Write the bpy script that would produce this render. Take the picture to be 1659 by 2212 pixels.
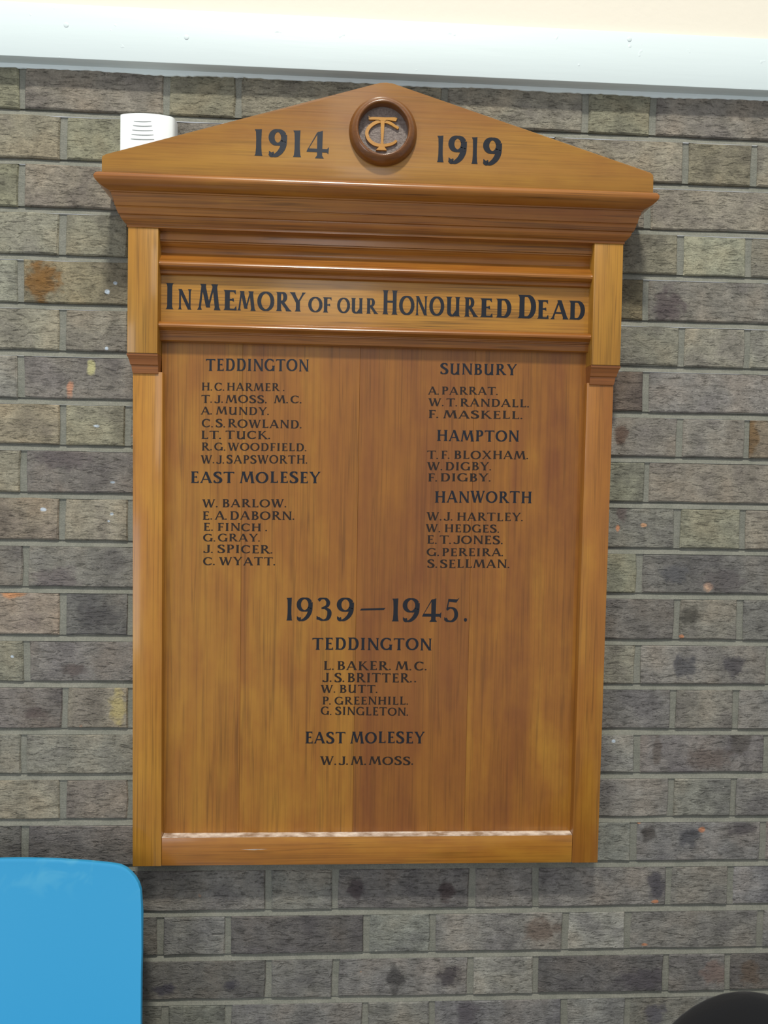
import bpy, bmesh, math, random
from mathutils import Matrix, Vector
for _o in list(bpy.data.objects): bpy.data.objects.remove(_o)
SC = bpy.context.scene
COL = SC.collection
random.seed(11)

# ------------------------------------------------------------------ camera
# metres; X right along the wall, Y into the wall (brick faces at Y = 0), Z up (0 = bottom edge of the top brick course)
cam_data = bpy.data.cameras.new('camera')
cam = bpy.data.objects.new('camera', cam_data); COL.objects.link(cam)
cam_data.sensor_fit = 'HORIZONTAL'; cam_data.sensor_width = 36.0
cam_data.lens = 1750.0 / 1659.0 * 36.0
cam_data.clip_start = 0.02
RX = (0.998352, -0.054675, 0.01745); DN = (0.01575, -0.03136, -0.999384); FW = (0.055188, 0.998012, -0.030447)
cam.matrix_world = Matrix(((RX[0], -DN[0], -FW[0], 0.50446), (RX[1], -DN[1], -FW[1], -1.32679), (RX[2], -DN[2], -FW[2], -0.58838), (0, 0, 0, 1)))
cam_data.dof.use_dof = True; cam_data.dof.focus_distance = 1.28; cam_data.dof.aperture_fstop = 6.5
SC.camera = cam

# ------------------------------------------------------------------ world and lamp
world = bpy.data.worlds.new('world'); SC.world = world; world.use_nodes = True
bg = world.node_tree.nodes['Background']
bg.inputs[0].default_value = (0.90, 0.93, 0.97, 1); bg.inputs[1].default_value = 0.80
ld = bpy.data.lights.new('ceiling_lamp', 'AREA'); ld.shape = 'RECTANGLE'; ld.size = 0.42; ld.size_y = 0.22
ld.energy = 255; ld.color = (1.0, 0.97, 0.86)
lamp = bpy.data.objects.new('ceiling_lamp', ld); COL.objects.link(lamp)
lamp.location = (0.40, -2.45, 3.40)
lamp.rotation_euler = (math.radians(28), 0, 0)

wd = bpy.data.lights.new('window_daylight', 'AREA'); wd.shape = 'RECTANGLE'; wd.size = 0.55; wd.size_y = 1.30
wd.energy = 11; wd.color = (0.90, 0.95, 1.0)
win = bpy.data.objects.new('window_daylight', wd); COL.objects.link(win)
win.location = (0.40, -3.45, 1.00)
win.rotation_euler = (math.radians(68), 0, 0)
cd = bpy.data.lights.new('ceiling_bounce_fill', 'AREA'); cd.shape = 'RECTANGLE'; cd.size = 3.4; cd.size_y = 2.6  # added overhead fill, stands in for light bounced off the ceiling
cd.energy = 4; cd.color = (0.98, 0.99, 1.0)
bounce_fill = bpy.data.objects.new('ceiling_bounce_fill', cd); COL.objects.link(bounce_fill)
bounce_fill.location = (0.45, -1.75, 1.75)
sd = bpy.data.lights.new('side_window_daylight', 'AREA'); sd.shape = 'RECTANGLE'; sd.size = 1.2; sd.size_y = 1.3
sd.energy = 30; sd.color = (0.86, 0.93, 1.0)
side = bpy.data.objects.new('side_window_daylight', sd); COL.objects.link(side)
side.location = (-1.7, -2.7, -1.0)
side.rotation_euler = (Vector((0.6, 0, -1.1)) - Vector(side.location)).to_track_quat('-Z', 'Y').to_euler()

SC.view_settings.view_transform = 'Standard'; SC.view_settings.look = 'None'
SC.view_settings.exposure = -0.42; SC.view_settings.gamma = 1.0; SC.view_settings.use_curve_mapping = False
SC.cycles.max_bounces = 6

FLOOR_Z = -2.02

# ------------------------------------------------------------------ measured positions (metres)
BED = [-0.0002, -0.0768, -0.1523, -0.2268, -0.3034, -0.3785, -0.4547, -0.5287, -0.6051, -0.6818, -0.7573, -0.8353, -0.9106, -0.9872, -1.0617, -1.1366, -1.2129, -1.2899, -1.3643, -1.4387, -1.5161]
ROWS = [
  (-3, [-0.3435, -0.1185, -0.0054, 0.2191, 0.3331, 0.5598, 0.6647, 0.8972, 1.0107, 1.2375, 1.35, 1.575]),
  (-2.5, [-0.2866, -0.1741, 0.0587, 0.1643, 0.3905, 0.5036, 0.7298, 0.8429, 1.0677, 1.1839, 1.4062, 1.5188]),
  (-3, [-0.3421, -0.1171, -0.0059, 0.2214, 0.3344, 0.5604, 0.6735, 0.8995, 1.0061, 1.2375, 1.35, 1.575]),
  (-2.5, [-0.2852, -0.1727, 0.0577, 0.1655, 0.3913, 0.5043, 0.7302, 0.8431, 1.0633, 1.1793, 1.4062, 1.5188]),
  (-3, [-0.3407, -0.1158, -0.0065, 0.2225, 0.3353, 0.5611, 0.6739, 0.8996, 1.007, 1.2375, 1.35, 1.575]),
  (-2.5, [-0.2838, -0.1713, 0.0585, 0.1666, 0.3922, 0.505, 0.7305, 0.8433, 1.0693, 1.1825, 1.4062, 1.5188]),
  (-3, [-0.3394, -0.1144, -0.006, 0.2235, 0.3363, 0.5617, 0.6744, 0.8998, 1.0111, 1.2375, 1.35, 1.575]),
  (-2.5, [-0.2824, -0.1699, 0.0604, 0.162, 0.393, 0.5057, 0.7309, 0.8436, 1.0707, 1.1857, 1.4062, 1.5188]),
  (-3, [-0.338, -0.113, -0.0015, 0.2246, 0.3372, 0.5623, 0.6748, 0.8999, 1.0167, 1.2375, 1.35, 1.575]),
  (-2.5, [-0.2811, -0.1686, 0.0601, 0.1689, 0.3939, 0.5063, 0.7313, 0.8438, 1.0717, 1.1839, 1.4062, 1.5188]),
  (-3, [-0.3366, -0.1116, 0.0029, 0.2257, 0.3381, 0.5629, 0.6753, 0.9001, 1.0084, 1.2375, 1.35, 1.575]),
  (-2.5, [-0.2797, -0.1672, 0.0613, 0.1701, 0.3947, 0.507, 0.7317, 0.844, 1.074, 1.184, 1.4062, 1.5188]),
  (-3, [-0.3353, -0.1103, 0.005, 0.2268, 0.339, 0.5635, 0.6758, 0.9002, 1.0099, 1.2375, 1.35, 1.575]),
  (-2.5, [-0.2783, -0.1658, 0.0654, 0.1712, 0.3955, 0.5077, 0.7321, 0.8442, 1.0729, 1.181, 1.4062, 1.5188]),
  (-3, [-0.3339, -0.1089, 0.0012, 0.2278, 0.3399, 0.5641, 0.6762, 0.9004, 1.0123, 1.2377, 1.35, 1.575]),
  (-2.5, [-0.2769, -0.1644, 0.0636, 0.1723, 0.3964, 0.5084, 0.7324, 0.8445, 1.0728, 1.1816, 1.4062, 1.5188]),
  (-3, [-0.3325, -0.1075, 0.0035, 0.2289, 0.3408, 0.5647, 0.6767, 0.9006, 1.0105, 1.2357, 1.35, 1.575]),
  (-2.5, [-0.2756, -0.1631, 0.0616, 0.1735, 0.3972, 0.5074, 0.7367, 0.845, 1.0734, 1.1817, 1.4062, 1.5188]),
  (-3, [-0.3311, -0.1061, 0.0064, 0.2216, 0.3322, 0.5611, 0.672, 0.8975, 1.0051, 1.2359, 1.35, 1.575]),
  (-2.5, [-0.2742, -0.1617, 0.0629, 0.1746, 0.3988, 0.5107, 0.7373, 0.8484, 1.0725, 1.1814, 1.4062, 1.5188]),
  (-3, [-0.3298, -0.1048, 0.0077, 0.231, 0.3341, 0.5608, 0.6736, 0.8985, 1.0086, 1.2375, 1.35, 1.575]),
]
LINES = [
    ('TEDDINGTON', 0.2896, -0.4083, 0.4524, -0.4053, 0.0190, 1),
    ('H.C.HARMER .', 0.2829, -0.4398, 0.4139, -0.4379, 0.0125, 0),
    ('T.J.MOSS,  M.C.', 0.2831, -0.4593, 0.4412, -0.4564, 0.0124, 0),
    ('A. MUNDY.', 0.2826, -0.4776, 0.3897, -0.4763, 0.0124, 0),
    ('C.S.ROWLAND.', 0.2842, -0.4977, 0.4418, -0.4964, 0.0130, 0),
    ('LT. TUCK.', 0.283, -0.5165, 0.3921, -0.5145, 0.0128, 0),
    ('R.G.WOODFIELD.', 0.2839, -0.5347, 0.4501, -0.5328, 0.0125, 0),
    ('W.J.SAPSWORTH.', 0.2834, -0.5554, 0.4518, -0.5526, 0.0132, 0),
    ('EAST MOLESEY', 0.2669, -0.5866, 0.4735, -0.5834, 0.0181, 1),
    ('W. BARLOW.', 0.2863, -0.6252, 0.4193, -0.623, 0.0129, 0),
    ('E.A.DABORN.', 0.2865, -0.6448, 0.4324, -0.6429, 0.0133, 0),
    ('E. FINCH .', 0.2881, -0.6624, 0.3892, -0.6619, 0.0125, 0),
    ('G.GRAY.', 0.2882, -0.6797, 0.378, -0.6785, 0.0122, 0),
    ('J. SPICER.', 0.2891, -0.6978, 0.3982, -0.6976, 0.0130, 0),
    ('C. WYATT.', 0.2886, -0.7174, 0.4028, -0.7166, 0.0129, 0),
    ('SUNBURY', 0.663, -0.4046, 0.788, -0.4032, 0.0178, 1),
    ('A.PARRAT.', 0.6442, -0.4377, 0.7573, -0.4356, 0.0126, 0),
    ('W.T.RANDALL.', 0.6452, -0.4561, 0.8089, -0.4543, 0.0126, 0),
    ('F. MASKELL.', 0.6449, -0.4753, 0.7985, -0.4736, 0.0127, 0),
    ('HAMPTON', 0.6593, -0.5121, 0.7941, -0.5106, 0.0179, 1),
    ('T.F. BLOXHAM.', 0.6446, -0.5411, 0.8095, -0.5386, 0.0131, 0),
    ('W.DIGBY.', 0.645, -0.5595, 0.7491, -0.5578, 0.0131, 0),
    ('F.DIGBY.', 0.6461, -0.5774, 0.7487, -0.5758, 0.0130, 0),
    ('HANWORTH', 0.6577, -0.6114, 0.8173, -0.6097, 0.0187, 1),
    ('W.J. HARTLEY.', 0.6459, -0.6405, 0.8029, -0.6396, 0.0133, 0),
    ('W. HEDGES.', 0.6447, -0.6596, 0.7644, -0.6588, 0.0128, 0),
    ('E.T.JONES.', 0.6466, -0.6784, 0.7707, -0.6775, 0.0135, 0),
    ('G.PEREIRA.', 0.647, -0.6983, 0.7719, -0.6971, 0.0128, 0),
    ('S.SELLMAN.', 0.648, -0.7176, 0.7826, -0.7163, 0.0136, 0),
    ('TEDDINGTON', 0.4643, -0.852, 0.6582, -0.8521, 0.0195, 1),
    ('L.BAKER. M.C.', 0.4825, -0.8851, 0.6502, -0.885, 0.0144, 0),
    ('J.S.BRITTER..', 0.4819, -0.9047, 0.6334, -0.9048, 0.0147, 0),
    ('W. BUTT.', 0.4792, -0.9222, 0.5707, -0.9221, 0.0128, 0),
    ('P. GREENHILL.', 0.4815, -0.9413, 0.621, -0.9413, 0.0129, 0),
    ('G. SINGLETON.', 0.4797, -0.9583, 0.6213, -0.9594, 0.0133, 0),
    ('EAST MOLESEY', 0.4547, -1.0048, 0.6494, -1.0048, 0.0189, 1),
    ('W.J.M.MOSS.', 0.48, -1.0401, 0.631, -1.0403, 0.0137, 0),
]
YEARS39 = [
    ('1', 0.4223, 0.4316, -0.8053, -0.7683),
    ('9', 0.4384, 0.4641, -0.8057, -0.768),
    ('3', 0.4706, 0.4947, -0.8054, -0.7681),
    ('9', 0.5028, 0.5307, -0.8052, -0.7677),
    ('-', 0.5403, 0.5816, -0.8047, -0.7667),
    ('1', 0.5926, 0.6035, -0.8052, -0.7678),
    ('9', 0.6096, 0.6373, -0.8058, -0.7674),
    ('4', 0.6416, 0.6729, -0.8055, -0.7671),
    ('5', 0.6777, 0.7021, -0.8052, -0.7672),
    ('.', 0.7099, 0.7152, -0.8046, -0.767),
]
YEARS14 = [
    ('1', 0.3684, 0.3804, -0.0919, -0.0521),
    ('9', 0.3892, 0.417, -0.0917, -0.0513),
    ('1', 0.4262, 0.4383, -0.0916, -0.0515),
    ('4', 0.4464, 0.4802, -0.0922, -0.0508),
]
YEARS19 = [
    ('1', 0.645, 0.6552, -0.0907, -0.0505),
    ('9', 0.6619, 0.6905, -0.0911, -0.0498),
    ('1', 0.6981, 0.7075, -0.0911, -0.0508),
    ('9', 0.7154, 0.7447, -0.0914, -0.0504),
]
MOTTO = [
    ('I', 0.2275, 0.2401, -0.3149, -0.2743),
    ('N', 0.2467, 0.268, -0.3147, -0.2831),
    ('M', 0.2766, 0.313, -0.3145, -0.2742),
    ('E', 0.317, 0.3383, -0.3139, -0.2823),
    ('M', 0.339, 0.368, -0.3137, -0.2834),
    ('O', 0.3702, 0.397, -0.3133, -0.2831),
    ('R', 0.3993, 0.4247, -0.3129, -0.283),
    ('Y', 0.4207, 0.4465, -0.3127, -0.2827),
    ('O', 0.4503, 0.4729, -0.3132, -0.2891),
    ('F', 0.4733, 0.4873, -0.313, -0.2891),
    ('O', 0.496, 0.5165, -0.3131, -0.2889),
    ('U', 0.5176, 0.5371, -0.3131, -0.2887),
    ('R', 0.542, 0.5618, -0.313, -0.2886),
    ('H', 0.5678, 0.5923, -0.3131, -0.275),
    ('O', 0.5945, 0.6191, -0.3131, -0.2828),
    ('N', 0.6206, 0.64, -0.313, -0.2826),
    ('O', 0.6428, 0.6668, -0.313, -0.2826),
    ('U', 0.6694, 0.6924, -0.313, -0.2825),
    ('R', 0.699, 0.7219, -0.3129, -0.2824),
    ('E', 0.7245, 0.7451, -0.3129, -0.2831),
    ('D', 0.7502, 0.7751, -0.3129, -0.283),
    ('D', 0.7855, 0.8152, -0.3129, -0.2758),
    ('E', 0.8171, 0.836, -0.3128, -0.283),
    ('A', 0.8388, 0.8689, -0.3129, -0.2827),
    ('D', 0.8689, 0.895, -0.3128, -0.2829),
]
PATCHES = [
    (0.0264, -0.27, 0.0323, 0.0370, (112, 80, 38)),
    (1.0961, -0.7961, 0.0192, 0.0192, (66, 64, 60)),
    (1.0922, -0.8815, 0.0254, 0.0246, (76, 76, 80)),
    (1.1755, -0.8811, 0.0246, 0.0231, (74, 72, 76)),
    (1.0125, -0.6445, 0.0062, 0.0046, (200, 150, 110)),
    (0.9693, -0.649, 0.0046, 0.0069, (185, 120, 80)),
    (1.1265, -0.7465, 0.0100, 0.0100, (205, 165, 135)),
    (1.0836, -0.8306, 0.0046, 0.0038, (185, 120, 80)),
    (1.1278, -1.1599, 0.0069, 0.0054, (185, 120, 80)),
    (1.0184, -1.1474, 0.0046, 0.0023, (185, 120, 80)),
    (1.0502, -1.2836, 0.0069, 0.0038, (185, 120, 80)),
    (1.0354, -1.3578, 0.0062, 0.0031, (185, 120, 80)),
    (1.0517, -1.2517, 0.0185, 0.0262, (72, 70, 76)),
    (1.0365, -1.1657, 0.0146, 0.0169, (70, 66, 64)),
    (1.1072, -1.1725, 0.0216, 0.0185, (72, 72, 76)),
    (1.1972, -1.1587, 0.0293, 0.0139, (80, 76, 78)),
    (0.694, -1.2616, 0.0154, 0.0208, (70, 60, 60)),
    (0.5429, -1.2562, 0.0169, 0.0216, (72, 64, 66)),
    (0.6113, -1.4101, 0.0185, 0.0246, (66, 64, 64)),
    (0.6992, -1.4076, 0.0246, 0.0216, (60, 56, 60)),
    (0.2293, -1.4217, 0.0216, 0.0115, (66, 64, 74)),
    (0.3388, -1.4158, 0.0139, 0.0115, (68, 66, 72)),
    (1.0455, -0.2824, 0.0293, 0.0370, (80, 72, 74)),
    (0.1046, -0.4058, 0.0085, 0.0139, (180, 175, 125)),
    (0.072, -0.4398, 0.0069, 0.0200, (180, 125, 95)),
    (0.0309, -0.633, 0.0062, 0.0038, (185, 200, 215)),
    (0.139, -0.6388, 0.0038, 0.0031, (185, 200, 215)),
    (0.1339, -0.6508, 0.0023, 0.0023, (185, 200, 215)),
    (0.1292, -0.2837, 0.0046, 0.0046, (185, 200, 215)),
    (0.1422, -0.2701, 0.0038, 0.0031, (185, 200, 215)),
    (0.1284, -0.3734, 0.0031, 0.0031, (185, 200, 215)),
    (0.1132, -0.4979, 0.0062, 0.0031, (185, 200, 215)),
    (0.1394, -0.5881, 0.0046, 0.0023, (185, 200, 215)),
    (-0.0169, -0.8709, 0.0031, 0.0023, (185, 200, 215)),
    (0.9709, -1.0083, 0.0038, 0.0031, (185, 200, 215)),
    (0.1508, -0.9531, 0.0169, 0.0323, (158, 148, 108)),
    (0.0804, -0.8921, 0.0262, 0.0108, (88, 80, 78)),
    (0.0185, -0.9639, 0.0231, 0.0123, (84, 76, 74)),
    (-0.0187, -0.7692, 0.0231, 0.0108, (175, 130, 95)),
    (1.0105, -0.4325, 0.0154, 0.0008, (70, 66, 64)),
    (1.0557, -1.4777, 0.0200, 0.0231, (86, 84, 92)),
    (0.7334, -1.4716, 0.0231, 0.0269, (84, 80, 84)),
    (0.8564, -1.3306, 0.0347, 0.0231, (96, 86, 80)),
    (0.9763, -0.6179, 0.0108, 0.0231, (84, 72, 70)),
    (0.9691, -0.4948, 0.0139, 0.0231, (88, 72, 64)),
    (1.1903, -0.4902, 0.0192, 0.0347, (112, 92, 66)),
    (1.1501, -0.7361, 0.0462, 0.0231, (92, 88, 88)),
    (1.0701, -0.7253, 0.0308, 0.0192, (90, 90, 92)),
    (0.0639, -0.5508, 0.0539, 0.0216, (96, 90, 90)),
    (0.0504, -0.7445, 0.0462, 0.0216, (104, 98, 98)),
    (0.1203, -0.8038, 0.0423, 0.0231, (82, 80, 80)),
    (1.1354, -1.0392, 0.0462, 0.0192, (98, 90, 86)),
    (1.0469, -1.0233, 0.0092, 0.0293, (84, 76, 70)),
    (1.1907, -1.0075, 0.0216, 0.0246, (86, 82, 78)),
    (1.1587, -1.407, 0.0293, 0.0231, (112, 98, 92)),
    (1.2197, -1.4079, 0.0231, 0.0231, (96, 84, 74)),
    (1.0339, -1.417, 0.0539, 0.0231, (84, 80, 84)),
]
BC = {}
def _row(c, *items):
    for u, col in items: BC[(c, u)] = col
_row(0,(-1,(120,118,95)),(0,(112,105,95)),(2,(112,108,88)),(3,(118,112,95)),(6,(118,113,100)),(8,(112,110,90)),(9,(112,106,98)))
_row(1,(-1.5,(125,118,98)),(.5,(120,118,95)),(7.5,(130,122,105)),(9.5,(114,107,86)),(10.5,(120,115,100)))
_row(2,(-1,(122,120,95)),(0,(125,115,100)),(9,(128,120,105)))
_row(3,(-1.5,(130,127,108)),(.5,(120,116,96)),(7.5,(115,110,90)),(9.5,(135,135,112)),(10.5,(120,115,100)))
_row(4,(-1,(135,135,115)),(0,(122,112,84)),(8,(95,85,60)),(9,(110,105,96)))
_row(5,(-1.5,(130,125,105)),(.5,(122,115,100)),(7.5,(118,115,98)),(9.5,(130,125,108)),(10.5,(132,130,114)))
_row(6,(-1,(125,122,112)),(0,(115,108,100)),(8,(90,75,65)),(9,(118,113,108)))
_row(7,(-1.5,(135,122,95)),(.5,(130,125,98)),(7.5,(115,108,98)),(9.5,(118,112,102)),(10.5,(116,100,78)))
_row(8,(-1,(138,130,105)),(0,(105,98,92)),(8,(122,122,98)),(9,(125,115,100)))
_row(9,(-1.5,(128,112,90)),(.5,(138,128,105)),(7.5,(112,110,98)),(9.5,(122,120,95)),(10.5,(128,118,100)))
_row(10,(-1,(105,98,88)),(0,(112,108,98)),(8,(118,118,92)),(9,(98,95,90)))
_row(11,(-1.5,(140,120,100)),(.5,(90,88,84)),(7.5,(98,92,86)),(9.5,(110,105,92)),(10.5,(108,106,98)))
_row(12,(-1,(118,115,92)),(0,(110,103,97)),(8,(125,120,98)),(9,(118,112,103)))
_row(13,(-1.5,(105,95,88)),(.5,(130,118,95)),(7.5,(103,99,95)),(9.5,(122,115,100)),(10.5,(112,110,105)))
_row(14,(-1,(118,115,98)),(0,(122,118,100)),(8,(120,118,108)),(9,(110,102,98)),(11,(110,108,104)))
_row(15,(-1.5,(135,125,98)),(.5,(122,108,92)),(7.5,(118,112,103)),(9.5,(114,114,100)),(10.5,(112,108,100)))
_row(16,(-1,(95,90,82)),(0,(98,90,86)),(8,(112,115,103)),(9,(110,107,105)),(11,(118,105,98)))
_row(17,(1.5,(108,102,93)),(3.5,(112,110,98)),(4.5,(96,90,86)),(6.5,(110,104,97)),(7.5,(118,112,105)),(9.5,(112,108,98)),(10.5,(113,111,112)))
_row(18,(0,(90,86,78)),(2,(112,110,103)),(3,(80,74,72)),(5,(115,118,105)),(6,(122,118,110)),(8,(142,140,127)),(9,(112,108,100)),(11,(112,110,106)))
_row(19,(1.5,(90,86,80)),(3.5,(105,102,95)),(4.5,(112,108,104)),(6.5,(130,127,114)),(7.5,(84,80,80)),(9.5,(108,103,97)),(10.5,(94,87,80)))
_row(20,(0,(108,108,92)),(2,(110,112,95)),(3,(105,102,98)),(5,(110,108,98)),(6,(107,105,105)),(8,(122,122,115)),(9,(108,108,98)))
BLACK_C = (1.022, -0.36, -1.419)

# ------------------------------------------------------------------ helpers
def lin(c):
    return tuple(((v/255)/12.92 if v/255 <= 0.04045 else ((v/255+0.055)/1.055)**2.4) for v in c[:3])

def mesh_obj(name, bm, mat, parent=None, smooth=None, loc=None):
    me = bpy.data.meshes.new(name)
    bmesh.ops.recalc_face_normals(bm, faces=bm.faces[:])
    bm.to_mesh(me); bm.free()
    if mat: me.materials.append(mat)
    if smooth is not None:
        for p in me.polygons: p.use_smooth = True
        me.set_sharp_from_angle(angle=math.radians(smooth))
    o = bpy.data.objects.new(name, me); COL.objects.link(o)
    if parent: o.parent = parent
    if loc: o.location = loc
    return o

def thing(name, label, cat, loc=(0,0,0), group=None):
    o = bpy.data.objects.new(name, None); COL.objects.link(o)
    o.location = loc; o['label'] = label; o['category'] = cat
    o.empty_display_size = 0.05
    if group: o['group'] = group
    return o

def box(bm, x0, x1, y0, y1, z0, z1, bev=0.0, seg=1, warp=None):
    v = [bm.verts.new((x, y, z)) for x in (x0, x1) for y in (y0, y1) for z in (z0, z1)]
    f = [(0,1,3,2),(4,6,7,5),(0,4,5,1),(2,3,7,6),(0,2,6,4),(1,5,7,3)]
    fs = [bm.faces.new([v[i] for i in q]) for q in f]
    if bev > 0:
        es = list({e for fc in fs for e in fc.edges})
        bmesh.ops.bevel(bm, geom=es, offset=bev, segments=seg, affect='EDGES', profile=0.5)

def prism(bm, pts, x0, x1):
    """closed (y, z) outline swept along X"""
    a = [bm.verts.new((x0, y, z)) for y, z in pts]; b = [bm.verts.new((x1, y, z)) for y, z in pts]
    n = len(pts)
    for i in range(n):
        j = (i+1) % n; bm.faces.new((a[i], a[j], b[j], b[i]))
    bm.faces.new(a); bm.faces.new(b[::-1])

def plate(bm, pts, y0, y1):
    """closed (x, z) outline, thickness y0..y1"""
    a = [bm.verts.new((x, y0, z)) for x, z in pts]; b = [bm.verts.new((x, y1, z)) for x, z in pts]
    n = len(pts)
    for i in range(n):
        j = (i+1) % n; bm.faces.new((a[i], a[j], b[j], b[i]))
    bm.faces.new(a); bm.faces.new(b[::-1])

def tube(bm, pts, r, n=10):
    rings = []
    for i, p in enumerate(pts):
        p = Vector(p); q = Vector(pts[min(i+1, len(pts)-1)]) - Vector(pts[max(i-1, 0)]); q.normalize()
        u = q.cross(Vector((0.31, 0.87, 0.4))).normalized(); w = q.cross(u)
        rings.append([bm.verts.new(p + r*(math.cos(2*math.pi*k/n)*u + math.sin(2*math.pi*k/n)*w)) for k in range(n)])
    for A, B in zip(rings, rings[1:]):
        for k in range(n): bm.faces.new((A[k], A[(k+1) % n], B[(k+1) % n], B[k]))
    bm.faces.new(rings[0][::-1]); bm.faces.new(rings[-1])

# ------------------------------------------------------------------ materials
class NT:
    def __init__(s, name):
        s.mat = bpy.data.materials.new(name); s.mat.use_nodes = True
        s.t = s.mat.node_tree; s.b = s.t.nodes['Principled BSDF']
    def n(s, typ, **kw):
        nd = s.t.nodes.new(typ)
        for k, v in kw.items(): setattr(nd, k, v)
        return nd
    def l(s, a, b): s.t.links.new(a, b)
    def noise(s, vec, scale, detail=3, rough=0.55, dist=0.0):
        nd = s.n('ShaderNodeTexNoise'); nd.inputs['Scale'].default_value = scale
        nd.inputs['Detail'].default_value = detail; nd.inputs['Roughness'].default_value = rough
        nd.inputs['Distortion'].default_value = dist; s.l(vec, nd.inputs['Vector']); return nd.outputs['Fac']
    def mapping(s, vec, scale=(1,1,1)):
        nd = s.n('ShaderNodeMapping'); nd.inputs['Scale'].default_value = scale; s.l(vec, nd.inputs['Vector']); return nd.outputs[0]
    def ramp(s, fac, stops):
        nd = s.n('ShaderNodeValToRGB'); cr = nd.color_ramp
        while len(cr.elements) < len(stops): cr.elements.new(0.5)
        for e, (p, c) in zip(cr.elements, stops):
            e.position = p; e.color = (c, c, c, 1) if not isinstance(c, tuple) else (*c, 1)
        s.l(fac, nd.inputs[0]); return nd.outputs[0]
    def mix(s, fac, a, b, mode='MIX'):
        nd = s.n('ShaderNodeMix', data_type='RGBA', blend_type=mode)
        for inp, v in ((nd.inputs[0], fac), (nd.inputs[6], a), (nd.inputs[7], b)):
            if isinstance(v, (int, float)): inp.default_value = v
            elif isinstance(v, tuple): inp.default_value = (*v, 1)
            else: s.l(v, inp)
        return nd.outputs[2]
    def math(s, op, a, b=0.0):
        nd = s.n('ShaderNodeMath', operation=op)
        for inp, v in zip(nd.inputs, (a, b)):
            if isinstance(v, (int, float)): inp.default_value = v
            else: s.l(v, inp)
        return nd.outputs[0]
    def bump(s, h, dist, strength=1.0):
        nd = s.n('ShaderNodeBump'); nd.inputs['Distance'].default_value = dist; nd.inputs['Strength'].default_value = strength
        s.l(h, nd.inputs['Height']); s.l(nd.outputs[0], s.b.inputs['Normal'])

def plain(name, col, rough=0.5, coat=0.0, metal=0.0, bump=None):
    m = NT(name); m.b.inputs['Base Color'].default_value = (*col, 1); m.b.inputs['Roughness'].default_value = rough
    m.b.inputs['Coat Weight'].default_value = coat; m.b.inputs['Metallic'].default_value = metal
    if bump:
        tc = m.n('ShaderNodeTexCoord'); h = m.noise(tc.outputs['Object'], bump[0], 3); m.bump(h, bump[1])
    return m.mat

GOLD = (0.435, 0.208, 0.024); MID = (0.320, 0.124, 0.017); RED = (0.215, 0.070, 0.015)
def oak(name, axis, tone=0.5, streak=0.5, spread=1.0, rough=0.42, seed=0.0, red=RED, gain=1.0, lines=130):
    """varnished oak; axis = direction the grain runs along"""
    m = NT(name); tc = m.n('ShaderNodeTexCoord')
    add = m.n('ShaderNodeVectorMath', operation='ADD'); m.l(tc.outputs['Object'], add.inputs[0])
    add.inputs[1].default_value = (seed, seed*0.7, seed*1.3); v = add.outputs[0]
    def mp(ac, al):
        return m.mapping(v, tuple(al if a == axis else ac for a in 'XYZ'))
    low = m.noise(mp(11, 1.6), 1.0, 3, 0.6, 0.6)
    mott = m.noise(mp(26, 14), 1.0, 3, 0.6)
    fig = m.noise(mp(150, 2.6), 1.0, 3, 0.6, 0.3)
    pore = m.noise(mp(300, 7), 1.0, 2, 0.5)
    t = m.math('ADD', m.math('MULTIPLY', m.math('SUBTRACT', low, 0.5), 1.6*spread), tone)
    t = m.math('ADD', t, m.math('MULTIPLY', m.math('SUBTRACT', mott, 0.5), 0.7*spread))
    t = m.math('ADD', t, m.math('MULTIPLY', m.math('SUBTRACT', fig, 0.5), 0.5*streak))
    g = lambda c: tuple(x*gain for x in c)
    col = m.ramp(t, [(0.0, g(GOLD)), (0.45, g(MID)), (1.0, g(red))])
    dk = m.ramp(pore, [(0.30, 0.50), (0.50, 1.0), (0.7, 1.12)])
    col = m.mix(0.55*streak+0.15, col, m.mix(1.0, col, dk, 'MULTIPLY'))
    fig2 = m.noise(mp(lines, 1.8), 1.0, 2, 0.55, 0.25)
    ln = m.math('ABSOLUTE', m.math('SUBTRACT', fig2, 0.5))
    fg = m.ramp(ln, [(0.0, 0.45), (0.014, 0.62), (0.040, 1.0)])
    brk = m.ramp(m.noise(mp(60, 7), 1.0, 2, 0.5), [(0.40, 0.15), (0.58, 1.0)])
    col = m.mix(m.math('MULTIPLY', brk, streak*1.5), col, m.mix(1.0, col, fg, 'MULTIPLY'))
    m.l(col, m.b.inputs['Base Color'])
    m.b.inputs['Roughness'].default_value = rough
    m.b.inputs['Coat Weight'].default_value = 0.42; m.b.inputs['Coat Roughness'].default_value = 0.14; m.b.inputs['Specular IOR Level'].default_value = 0.3
    h = m.math('ADD', m.math('MULTIPLY', pore, 0.5), fig)
    m.bump(h, 0.00035, 0.5)
    return m.mat

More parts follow.
